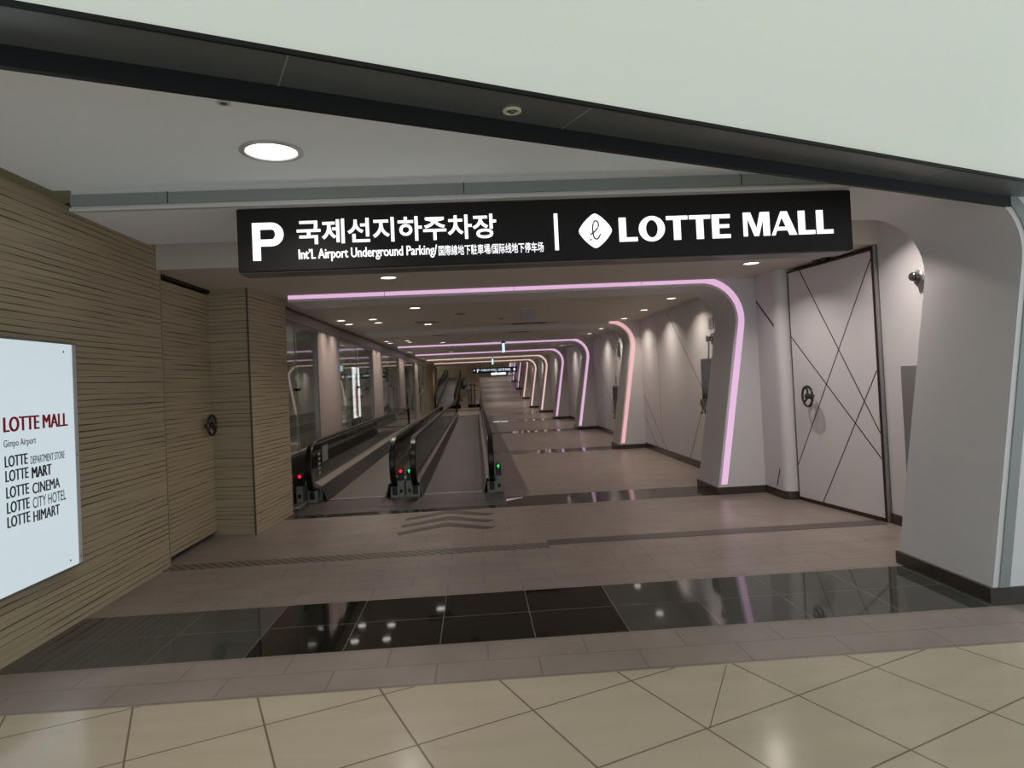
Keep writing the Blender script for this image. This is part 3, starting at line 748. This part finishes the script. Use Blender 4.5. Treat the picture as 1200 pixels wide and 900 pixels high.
# ------------------------------------------------------------------ blast doors
def wheel(c, axis, R, parent, name='hand_wheel'):
    """spoked hand wheel; axis -1 faces -x, +1 faces +x"""
    w = MB(); cx, cy, cz = c
    ring = [(cx, cy+R*math.cos(2*math.pi*k/28), cz+R*math.sin(2*math.pi*k/28)) for k in range(28)]
    w.tube(ring, .014, 8, True)
    for k in range(3):
        a = math.radians(200+120*k); w.tube([(cx, cy, cz), (cx-axis*.01, cy+R*.5*math.cos(a), cz+R*.5*math.sin(a)), (cx, cy+R*math.cos(a), cz+R*math.sin(a))], .012, 8)
    w.lathe((cx, cy, cz), [(.03, -.03), (.034, 0), (.028, .02), (.0001, .024)] if axis > 0 else [(.0001, -.024), (.028, -.02), (.034, 0), (.03, .03)], 'x', 16)
    w.tube([(cx, cy, cz), (cx-axis*.075, cy, cz)], .018, 10)
    o = w.build(name, darkiron, parent)
    return o
# left door, clad like the wall
d1 = MB().box(-3.15, -3.02, 6.475, 7.95, .05, 2.745)
door1 = struct('door_1', d1, slat, 'stone clad sliding blast door in the left wall with a hand wheel')
wheel((-2.945, 7.56, 1.265), 1, .11, door1)
MB().box(-3.16, -3.022, 6.472, 7.95, .035, .05).build('bottom_seal', groove, door1)
MB().box(-3.22, -3.0, 6.462, 7.84, 2.765, 2.80).build('head_track', holeblk, door1)
MB().box(-3.025, -3.016, 7.795, 7.83, .05, 2.745).build('end_gap_shade', holeblk, door1)  # black strip puts in the shade of the gap beside the pier
MB().box(-3.03, -3.016, 6.476, 6.486, .05, 2.745).build('edge_strip', bronze, door1)
struct('trim_10', MB().box(-2.965, -2.944, 6.452, 6.466, 0, 2.80), mat('edge_bead', (.34, .29, .20, 1), .45, noise=.05), 'pale vertical bead at the end of the stone wall')
struct('trim_11', MB().box(-2.562, -2.544, 7.672, 7.688, 0, 2.80), mat('corner_bead', (.09, .07, .05, 1), .5, noise=.05), 'dark corner bead of the stone pier')
struct('wall_right', MB().box(4.76, 9, 4.2, 4.5, 0, 2.66), white, 'white hall wall right of the large rib')
# right door: white, slightly turned
P0, P1 = Vector((3.85, 7.855)), Vector((4.06, 6.462)); dv = (P1-P0); DL = dv.length; dv.normalize(); dn = Vector((-dv.y, dv.x)); dn = -dn if dn.x < 0 else dn
ZB, ZT = .028, 2.765
def dpt(s, z, off): p = P0+dv*s; p = p+dn*off; return (p.x, p.y, z)
def dbox(mb, s0, s1, z0, z1, o0, o1):
    return mb.hexa([dpt(s0, z0, o0), dpt(s1, z0, o0), dpt(s1, z1, o0), dpt(s0, z1, o0)], [dpt(s0, z0, o1), dpt(s1, z0, o1), dpt(s1, z1, o1), dpt(s0, z1, o1)])
m = MB(); dbox(m, .012, DL-.024, ZB+.015, ZT-.02, 0, .09); m.mat(1)
def dl(s0, t0, s1, t1):
    A = Vector((.012+s0*(DL-.042), ZT-.02-t0*(ZT-ZB-.035))); B = Vector((.012+s1*(DL-.042), ZT-.02-t1*(ZT-ZB-.035)))
    d = (B-A).normalized(); n = Vector((-d.y, d.x))*.006
    q = [A+n, A-n, B-n, B+n]
    m.hexa([dpt(p.x, p.y, -.0015) for p in q], [dpt(p.x, p.y, .01) for p in q])
dl(.162, 0, 1, .684); dl(1, .03, 0, .86); dl(0, .285, 1, .78); dl(1, .45, .312, 1)
door2 = struct('door_2', m, [doorw, groove], 'white blast door crossed by thin dark lines with a hand wheel')
e = MB(); dbox(e, 0, .012, ZB, ZT, -.004, .10); dbox(e, 0, DL, ZT-.02, ZT, -.004, .10); dbox(e, 0, DL-.0, ZB-.02, ZB+.015, -.004, .10); dbox(e, DL-.024, DL, ZB, ZT, -.004, .10)
e.build('edge_frame', bronze, door2)
fm = MB(); dbox(fm, DL+.004, DL+.018, 0.0, 2.80, .0, .2); fm.build('jamb', greyplate, door2)
wheel((3.80, 7.43, 1.262), -1, .115, door2)
for a_, b_ in ((.55, .66), (.69, .78)):
    bx_ = MB(); dbox(bx_, a_, b_, ZT+.004, ZT+.035, -.06, -.0); bx_.build('top_roller', darkiron, door2)
# wall spot device, steel panel
root = thing('wall_siren', 'round grey metal device high on the white wall right of the blast door', 'alarm device', (4.1, 5.84, 2.36))
MB().lathe((4.10, 5.84, 2.37), [(.072, 0), (.072, -.012), (.06, -.024), (.04, -.028)], 'x', 28).build('base_plate', greyplate, root)
q = MB(); q.tube([(4.08, 5.84, 2.37), (4.045, 5.815, 2.375), (4.01, 5.80, 2.375)], [.036, .042, .040], 16); q.build('barrel', darkmet, root)
q = MB().lathe((4.008, 5.80, 2.375), [(.036, 0), (.03, -.006), (.0001, -.008)], 'x', 16); q.build('lens', chrome, root)
root = thing('steel_cabinet', 'tall grey steel panel on the white wall behind the large rib', 'cabinet', (4.085, 5.72, .36))
MB().box(4.07, 4.11, 5.42, 6.14, .36, 1.555).build('door', greyplate, root, .003)
MB().box(4.08, 4.11, 5.41, 6.15, .35, 1.565).build('frame', alum, root)

# ------------------------------------------------------------------ fire point behind the first rib
X_ = RW
root = thing('fire_hose_cabinet', 'narrow metal hose cabinet on the white wall behind the first rib', 'cabinet', (X_, 9.9, 1.0), 'hose cabinets')
MB().box(X_-.12, X_-.004, 9.62, 10.23, 1.14, 1.80).build('body', steel, root, .006)
MB().box(X_-.128, X_-.12, 9.66, 10.19, 1.18, 1.76).build('door', chrome, root, .003)
MB().tube([(X_-.07, 10.0, 1.80), (X_-.07, 9.95, 2.05)], .012, 8).build('conduit', steel, root)
MB().lathe((X_-.07, 10.33, 1.18), [(.001, .0), (.05, -.01), (.055, -.10), (.03, -.14), (.03, -.19), (.055, -.2), (.055, -.24), (.001, -.25)], 'z', 16).build('valve', steel, root)
MB().tube([(X_-.07, 10.28, 1.5), (X_-.07, 10.33, 1.18)], .010, 8).build('pipe', steel, root)
dup(root, (X_, 9.9+5.9+.9, .55), 'metal hose cabinet on the white wall behind the second rib', 'hose cabinets')
root = thing('alarm_speaker', 'small round siren above the hose cabinet', 'alarm device', (X_, 9.95, 2.1))
MB().lathe((X_, 9.95, 2.10), [(.05, 0), (.05, -.03), (.035, -.06), (.05, -.10), (.0001, -.105)], 'x', 18).build('horn', steel, root)
MB().box(X_-.02, X_-.003, 9.89, 10.01, 2.02, 2.18).build('back_plate', steel, root)
root = thing('wall_notice', 'small grey square notice above the round siren', 'sign', (X_, 10.0, 2.25))
MB().box(X_-.012, X_, 9.89, 10.12, 2.26, 2.43).build('plate', mat('notice_grey', (.42, .40, .42, 1), .4, noise=.02), root)
MB().box(X_-.0135, X_-.011, 9.97, 10.04, 2.29, 2.40).build('pictogram', mat('pict', (.2, .19, .22, 1), .5, noise=.02), root)
root = thing('alarm_strobe', 'narrow dark device high on the wall in the second bay', 'alarm device', (X_, 16.5, 2.1))
MB().box(X_-.05, X_-.003, 16.42, 16.56, 2.08, 2.44).build('body', darkmet, root, .006)
MB().box(X_-.056, X_-.07, 16.45, 16.53, 2.30, 2.40).build('lens', chrome, root)

# ------------------------------------------------------------------ left glass front
GX = -2.67
hd = MB().box(GX-.10, GX+.05, 8.84, 46, 2.58, 2.80); struct('trim_3', hd, alum, 'metal header above the glass front')
hd = MB().box(GX-.0, GX+.062, 8.84, 46, 2.60, 2.615).box(GX, GX+.062, 8.84, 46, 2.765, 2.78); struct('trim_4', hd, darkmet, 'dark strips along the metal header')  # two thin dark strips standing proud of the header face
PIL = [(11.3+5.95*i, 13.1+5.95*i) for i in range(4)]
for i, (a, b) in enumerate(PIL):
    p = MB().box(GX-.3, GX+.045, a, b, .0, 2.60); p.mat(1).box(GX+.044, GX+.047, a+.0, a+.008, 0, 2.6)
    o = p.build('metal_clad_pillar', [pillarm, darkmet])
    tag(o, 'wide %s metal clad pillar along the glass front' % ('nearest taupe', 'second taupe', 'third taupe', 'fourth taupe')[i], 'pillar', 'pillars between the windows')
edges = [8.84]+[x for pr_ in PIL for x in pr_]+[35.2]
k = 1
for j in range(0, len(edges), 2):
    a, b = edges[j], edges[j+1]
    zb = .70 if a < 23 else .08
    fr = MB(); fr.box(GX-.03, GX+.035, a, b, zb-.05, zb).box(GX-.03, GX+.03, a, a+.05, zb, 2.6).box(GX-.03, GX+.03, b-.05, b, zb, 2.6).box(GX-.03, GX+.03, a, b, 2.55, 2.6)
    root = struct('window_%d' % k, fr, alum, 'glass front pane of the corridor')
    MB().box(GX-.006, GX+.006, a+.04, b-.04, zb, 2.56).build('pane', winglass, root)
    mid = (a+b)/2
    MB().box(GX-.009, GX+.009, mid-.003, mid+.003, zb, 2.56).build('pane_joint', alum, root)
    for dy in (-.06, .06): MB().lathe((GX+.02, mid+dy, 1.62), [(.022, -.02), (.022, .02)], 'x', 12).build('patch_fitting', rubber, root)
    k += 1
sw = MB().box(GX-.12, GX+.04, 8.84, 23.4, 0, .66); struct('wall_left', sw, darkmet, 'low dark wall under the glass front')
gp = MB().box(GX-.25, GX+.06, 35.2, 46, 0, 2.8)
for y in (36.6, 38.2, 40.0, 42.5): gp.mat(1).box(GX+.059, GX+.066, y, y+.05, 0, 2.8); gp.mat(0)
struct('wall_left', gp, [gold, darkmet], 'gold panelled wall section at the end of the glass front')
# space behind the glass
bw = MB().box(-6.6, -6.4, 8.84, 46, 0, 2.8); struct('wall_left', bw, beigewall, 'beige back wall seen through the glass')
bw = MB().box(-6.6, GX-.2, 8.86, 9.0, 0, 2.8); struct('wall_left', bw, beigewall, 'beige end wall behind the glass')
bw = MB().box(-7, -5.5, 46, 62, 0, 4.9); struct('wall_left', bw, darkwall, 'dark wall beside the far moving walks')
def ad(y0, y1, z0, z1, m, label, fig, XA=-4.0):
    root = thing('advert_lightbox', label, 'lightbox', (XA-.05, (y0+y1)/2, 0), 'advert lightboxes behind the glass')
    MB().box(XA-.16, XA-.02, y0-.45, y1+.08, 0, 2.55).build('case', darkwall, root, .01)
    MB().box(XA-.02, XA, y0, y1, z0, z1).build('lit_panel', m, root)
    if fig:
        yc = y0+.55
        g = MB(); g.prism([(yc-.22, z0+.05), (yc+.25, z0+.05), (yc+.18, z0+.75), (yc+.28, z0+.95), (yc+.1, z0+1.2), (yc-.1, z0+1.2), (yc-.25, z0+.9)], 'x', -4.0, -3.994); g.build('printed_dress', figr, root)
        g = MB(); g.lathe((-3.997, yc, z0+1.36), [(.12, -.003), (.12, .003)], 'x', 20); g.prism([(yc-.16, z0+1.1), (yc-.05, z0+1.1), (yc-.02, z0+1.45), (yc-.14, z0+1.4)], 'x', -4.0, -3.994); g.build('printed_head', figb, root)
        g = MB()
        for q in range(9): g.box(-4.0, -3.996, y1-.62, y1-.25-.1*(q % 3), z0+1.35-.11*q, z0+1.39-.11*q)
        g.build('printed_lines', greyplate, root)
ad(22.0, 24.1, .62, 2.30, adwhite, 'bright advert lightbox showing a figure in red behind the glass', True)
ad(31.4, 33.7, .72, 2.38, adblue, 'bluish white lightbox behind the glass, next beyond the red figure', False)
ad(38.3, 39.9, .62, 2.30, adblue, 'farthest bluish lightbox behind the glass', False, -3.1)
shop = [(-4.4, 11.0), (-4.4, 15.5), (-4.4, 20.5), (-4.4, 27), (-4.4, 34), (-4.4, 40)]
shopdl = make_downlight(.085, P_SHOP, lensw, (1, .93, .84))
for i, (x, y) in enumerate(shop):
    place_dl(shopdl, (x, y, 2.799), 'small downlight behind the glass front, %s from the stone pier' % names[i], 'downlights behind the glass', i == 0)
# pale pointed display seen low behind the first pane
o = MB().lathe((-3.9, 13.2, 0), [(.3, 0), (.3, .04), (.16, .9), (.06, 1.3), (.001, 1.32)], 'z', 20).build('display_cone', paper); tag(o, 'pale cone shaped display behind the first glass pane', 'display')

# ------------------------------------------------------------------ moving walks
def handrail_path(x, y0, y1, zt=.845, zb=.10):
    R = (zt-.14)/2; zc = zt-R; pts = []
    # front end: from the foot, forward bulge, up to the top run
    pts.append((x, y0+R*1.15, zb, -.5, -.85))
    for k in range(0, 13):
        a = math.radians(-75-165*k/12.)      # -75 -> -240 deg measured so that -180 is the front
        pts.append((x, y0+R+R*math.cos(a)*1.0, zc+R*math.sin(a), math.cos(a), math.sin(a)))
    pts = [p for p in pts if True]
    pts.append((x, y0+R+.05, zt, 0, 1))
    pts.append((x, y1-R-.05, zt, 0, 1))
    for k in range(0, 13):
        a = math.radians(90-165*k/12.); pts.append((x, y1-R+R*math.cos(a), zc+R*math.sin(a), math.cos(a), math.sin(a)))
    return pts
def clean(pts):
    out = [pts[0]]
    for p in pts[1:]:
        if (Vector(p[:3])-Vector(out[-1][:3])).length > .004: out.append(p)
    return out
SECT = [(-.042, -.012), (-.042, .012), (-.030, .022), (.030, .022), (.042, .012), (.042, -.012), (.030, -.016), (-.030, -.016)]
def make_walk(xc, hw, y0, y1, yplate, label, hoff, lamp, post=True, lo=(.1, .1)):
    """xc centre, hw half pallet width, y0 newel front, y1 far newel end; hoff (left,right) handrail offsets beyond the pallets"""
    root = thing('moving_walk', label, 'moving walkway', (xc, y0, 0), 'moving walkways')
    ypal = y0+.25
    MB().box(xc-hw, xc+hw, ypal, y1-.5, -.02, .012).build('pallet_band', pallet_m, root)
    MB().box(xc-hw-.02, xc+hw+.02, yplate+.35, ypal+.05, -.02, .006).build('comb_plate', comb_m, root)
    MB().box(xc-hw, xc+hw, ypal, ypal+.12, .012, .016).build('comb_teeth', steel, root)
    MB().box(xc-hw-.05, xc+hw+.05, y1-.55, y1+.9, -.02, .008).build('far_plate', comb_m, root)
    for s, off, lof in ((-1, hoff[0], lo[0]), (1, hoff[1], lo[1])):
        xe = xc+s*hw; xh = xc+s*(hw+off)  # handrail line
        def seq(a, b): return (min(a, b), max(a, b))
        # skirt
        xd = xe+s*off*hw*.0+s*off*.42
        MB().prism([(xe, 0), (xe+s*.02, 0), (xd+s*.02, .23), (xd, .23)], 'y', ypal-.02, y1-.45).build('skirt_panel', darkmet, root)
        # sloped deck
        dk = MB(); dk.prism([(xd-s*.004, .215), (xd-s*.004, .236), (xd+s*off*.36, .275), (xh+s*.02, .275), (xh+s*.02, .215)], 'y', ypal-.06, y1-.4); dk.build('deck', deckmet, root)
        sk = MB(); x0, x1 = seq(xd+s*.025, xh+s*.045); sk.box(x0, x1, ypal+.12, y1-.45, 0, .215); sk.build('truss_cover', boxgrey, root)
        # outer skirt and deck
        dk = MB(); dk.prism([(xh+s*.03, .215), (xh+s*.03, .27), (xh+s*.07, .24), (xh+s*.07, .0), (xh+s*.04, 0)], 'y', ypal+.12, y1-.45); dk.build('outer_deck', deckmet, root)
        # glass
        R = (.845-.14)/2; zc = .845-R
        poly = [(y1-.25, .24), (y0+.30, .24)]
        for k in range(0, 11):
            a = math.radians(220-130*k/10.); poly.append((y0+R+(R-.02)*math.cos(a), zc+(R-.02)*math.sin(a)))
        for k in range(0, 11):
            a = math.radians(90-130*k/10.); poly.append((y1-R+(R-.02)*math.cos(a), zc+(R-.02)*math.sin(a)))
        MB().prism(poly, 'x', xh-.006, xh+.006).build('glass_balustrade', balglass, root)
        MB().sweep(clean(handrail_path(xh, y0, y1)), SECT).build('handrail', rubber, root)
        MB().tube([(xh, y0+R+.1, .812), (xh, y1-R-.1, .812)], .018, 8).build('rail_profile', steel, root)
        # newel box
        nb = MB().box(xh-.065, xh+.065, y0+.18, y0+.62, 0, .165); nb.build('newel_box', boxgrey, root, .008)
        MB().box(xh-.035, xh+.035, y0+.15, y0+.30, .05, .155).build('handrail_inlet', rubber, root, .01)
        nb = MB().box(xh-.09, xh+.09, y1-.6, y1-.15, 0, .2); nb.build('far_newel_box', boxgrey, root, .008)
        if post:
            xl = xh+s*lof
            b = MB().box(xl-.045, xl+.045, y0+.2, y0+.75, 0, .24); q = b.build('lamp_post', boxgrey, root, .006)
            MB().box(xl-.022, xl+.022, y0+.196, y0+.21, .07, .125).build('black_inset', holeblk, q)
            c = MB(); c.box(xl-.04, xl+.04, y0+.24, y0+.40, .24, .37).lathe((xl, y0+.24, .37), [(.04, 0), (.04, .16)], 'y', 20)
            hsg = c.build('indicator_housing', rubber, root)
            l = MB()
            if lamp == 'red': l.lathe((xl, y0+.237, .375), [(.0001, -.006), (.024, -.004), (.027, .004)], 'y', 20); mm = red_l
            else:
                l.prism([(xl-.024, .372), (xl+.024, .372), (xl, .402)], 'y', y0+.232, y0+.242).box(xl-.009, xl+.009, y0+.232, y0+.242, .345, .373); mm = green_l
            l.build('indicator_lamp', mm, hsg)
    return root
walk = make_walk(-1.77, .395, 9.42, 23.4, 8.66, 'moving walk with red lamps beside the glass front', (.22, .155), 'red', True, (.185, .085))
make_walk(-.395, .425, 9.42, 31.2, 8.66, 'moving walk with green lamps in the middle of the corridor', (.11, .14), 'green', True, (.085, .105))
# instruction stickers on the left glass
MB().box(-2.376, -2.372, 10.25, 10.62, .50, .74).build('safety_sticker', mat('sticker', (.20, .21, .22, 1), .4, noise=.05), walk)
m = MB()
for z in (.35, .42, .49, .56, .63): m.box(-2.376, -2.372, 9.98, 10.10, z, z+.035)
m.build('sticker_print', mat('sticker_print', (.26, .27, .28, 1), .4, noise=.05), walk)
struct('trim_8', MB().box(-2.46, .34, 8.66, 9.66, 0, .003), comb_m, 'metal landing plate before the moving walks')
tj = MB(); A_, B_ = Vector((1.292, 3.57)), Vector((.976, 2.953)); n_ = Vector((.0016, -.0008)); tj.prism([tuple(A_+n_), tuple(A_-n_), tuple(B_-n_), tuple(B_+n_)], 'z', .0002, .0012)
struct('trim_9', tj, mat('tile_joint', (.16, .13, .09, 1), .6, noise=.1), 'odd slanting joint in the cream floor')
# dark plates between the walks
struct('trim_5', MB().box(-1.345, -.83, 8.95, 9.6, 0, .009), darkmet, 'dark floor plate before the middle handrail ends')
struct('trim_6', MB().box(.055, .34, 8.95, 9.6, 0, .009), darkmet, 'dark floor plate before the last handrail end')
o = MB().prism([(.32, 8.84), (.58, 9.07), (.57, 9.10), (.33, 9.02)], 'z', .0005, .003).build('floor_patch', paper); tag(o, 'small white triangular patch on the floor beside the green lamp', 'sticker')  # thin white triangle laid flat on the floor
# far pair, climbing the ramp
for i, (xc, lb) in enumerate(((-1.95, 'far climbing moving walk beside the planter'), (-3.35, 'far climbing moving walk along the dark wall'))):
    r = make_walk(xc, .48, 41.6, 62.5, 40.6, lb, (.12, .12), 'green', False)
    r.rotation_euler.x = math.atan(.0955); r.location = (xc, 41.6, .12)
# landing: planter, railing, wall
wl = MB().box(-.52, .28, 43.2, 61, 0, 4.7); struct('wall_middle', wl, beigewall, 'pale wall block beside the far ramp')
lnd = MB().box(-1.2, .30, 43.0, 43.4, 0, .42); struct('trim_7', lnd, beigewall, 'low landing edge below the planter')
root = thing('potted_plant', 'dark spiky plant in a square planter at the corridor end', 'plant', (-.76, 42.7, 0))
MB().box(-1.0, -.54, 42.4, 42.95, .42, 1.2).build('planter', pot_m, root, .02)
MB().box(-.86, -.56, 42.1, 42.4, .38, .70).box(-1.0, -.54, 42.4, 42.95, 0, .42).build('plinth', beigewall, root)
lf = MB()
for k in range(16):
    a = 2*math.pi*k/16+random.random()*.3; L = .35+.2*random.random(); up = .25+.45*random.random()
    c = Vector((-.77, 42.68, 1.18)); d = Vector((math.cos(a), math.sin(a), 0)); n_ = Vector((-d.y, d.x, 0))
    p1 = c+d*L*.5+Vector((0, 0, up*.8)); p2 = c+d*L+Vector((0, 0, up*.75))
    lf.add([c-n_*.02, c+n_*.02, p1+n_*.04, p1-n_*.04, p2, c+Vector((0, 0, -.02)), p1-Vector((0, 0, .03))], [(0, 1, 2, 3), (3, 2, 4), (0, 3, 6, 5), (5, 6, 2, 1), (3, 4, 6), (6, 4, 2)])
lf.build('leaves', plant_m, root)
root = thing('railing', 'short dark metal railing beside the far ramp', 'railing', (-.1, 42.9, 0))
for x in (-.30, -.08): MB().tube([(x, 42.9, 0), (x, 42.9, 1.55)], .035, 10).build('post', darkiron, root)
MB().tube([(-.50, 42.9, 1.45), (-.30, 42.9, 1.45), (-.08, 42.9, 1.45), (.2, 42.9, 1.3)], .02, 8).tube([(-.5, 42.9, 1.1), (.2, 42.9, 1.1)], .015, 8).build('rail', darkiron, root)
root = thing('ramp_handrail', 'dark handrail along the far ramp beside the pale wall', 'railing', (.35, 40, 0))
MB().tube([(.36, 40, .12), (.36, 61, 2.13)], .05, 8).build('lower_rail', darkiron, root)
root = thing('ramp_handrail', 'dark handrail along the far ramp beside the pink ribs', 'railing', (3.0, 44, 0))
MB().tube([(2.98, 45, .5+.9), (2.98, 61, 2.05+.9)], .03, 8).build('rail', darkiron, root)
for y in range(45, 61, 2): MB().tube([(2.98, y, rampz(y)), (2.98, y, rampz(y)+.92)], .02, 6).build('post', darkiron, root)
# far end wall with bright doors
ew = MB().box(-7, 1.7, 70, 70.2, 2.05, 4.8).box(3.25, 4.2, 70, 70.2, 2.05, 4.8).box(1.7, 3.25, 70, 70.2, 2.05, 2.25).box(1.7, 3.25, 70, 70.2, 2.95, 4.8); struct('wall_back', ew, gold, 'brown wall at the far end')
rt = struct('door_3', MB().box(1.7, 3.25, 70.02, 70.1, 2.25, 2.32).box(2.42, 2.5, 70.02, 70.1, 2.25, 2.95), darkmet, 'bright glazed doors at the far end')
MB().box(1.72, 2.42, 70.05, 70.07, 2.32, 2.95).box(2.5, 3.23, 70.05, 70.07, 2.32, 2.95).build('pane', daylight, rt)
bw = MB().box(4.0, 4.2, 61, 76, 2, 4.9); struct('wall_right', bw, white, 'white wall of the far level')
# far hanging sign
root = thing('hanging_direction_sign', 'small dark direction sign hanging at the far end of the corridor', 'sign', (1.18, 39, 2.1))
MB().box(-.12, 1.22, 38.98, 39.06, 2.12, 2.44).box(1.24, 2.48, 38.98, 39.06, 2.12, 2.44).build('panel', mat('sign_navy', (.012, .02, .035, 1), .4, noise=.05), root)
for x in (.3, .9, 1.6, 2.2): MB().tube([(x, 39.02, 2.44), (x, 39.02, 2.8)], .012, 6).build('rod', darkiron, root)
def fput(x, y, d): return (x, 38.978-d, y)
textmesh('국제선주차장', 'lettering', dim_w, (.32, 1.18, 2.24, 2.36), fput, root, fat=.006, depth=.005)
textmesh('P', 'lettering', dim_w, (.12, .26, 2.18, 2.38), fput, root, fat=.01, depth=.005)
textmesh('LOTTE MALL', 'lettering', dim_w, (1.36, 2.12, 2.22, 2.36), fput, root, fat=.006, depth=.005)
ar = MB().prism([(2.22, 2.26), (2.42, 2.26), (2.32, 2.38)], 'y', 38.973, 38.979).box(2.29, 2.35, 38.973, 38.979, 2.19, 2.27)
ar.prism([(.02, 2.28), (-.08, 2.28), (-.03, 2.37)], 'y', 38.973, 38.979); ar.build('arrow', dim_w, root)
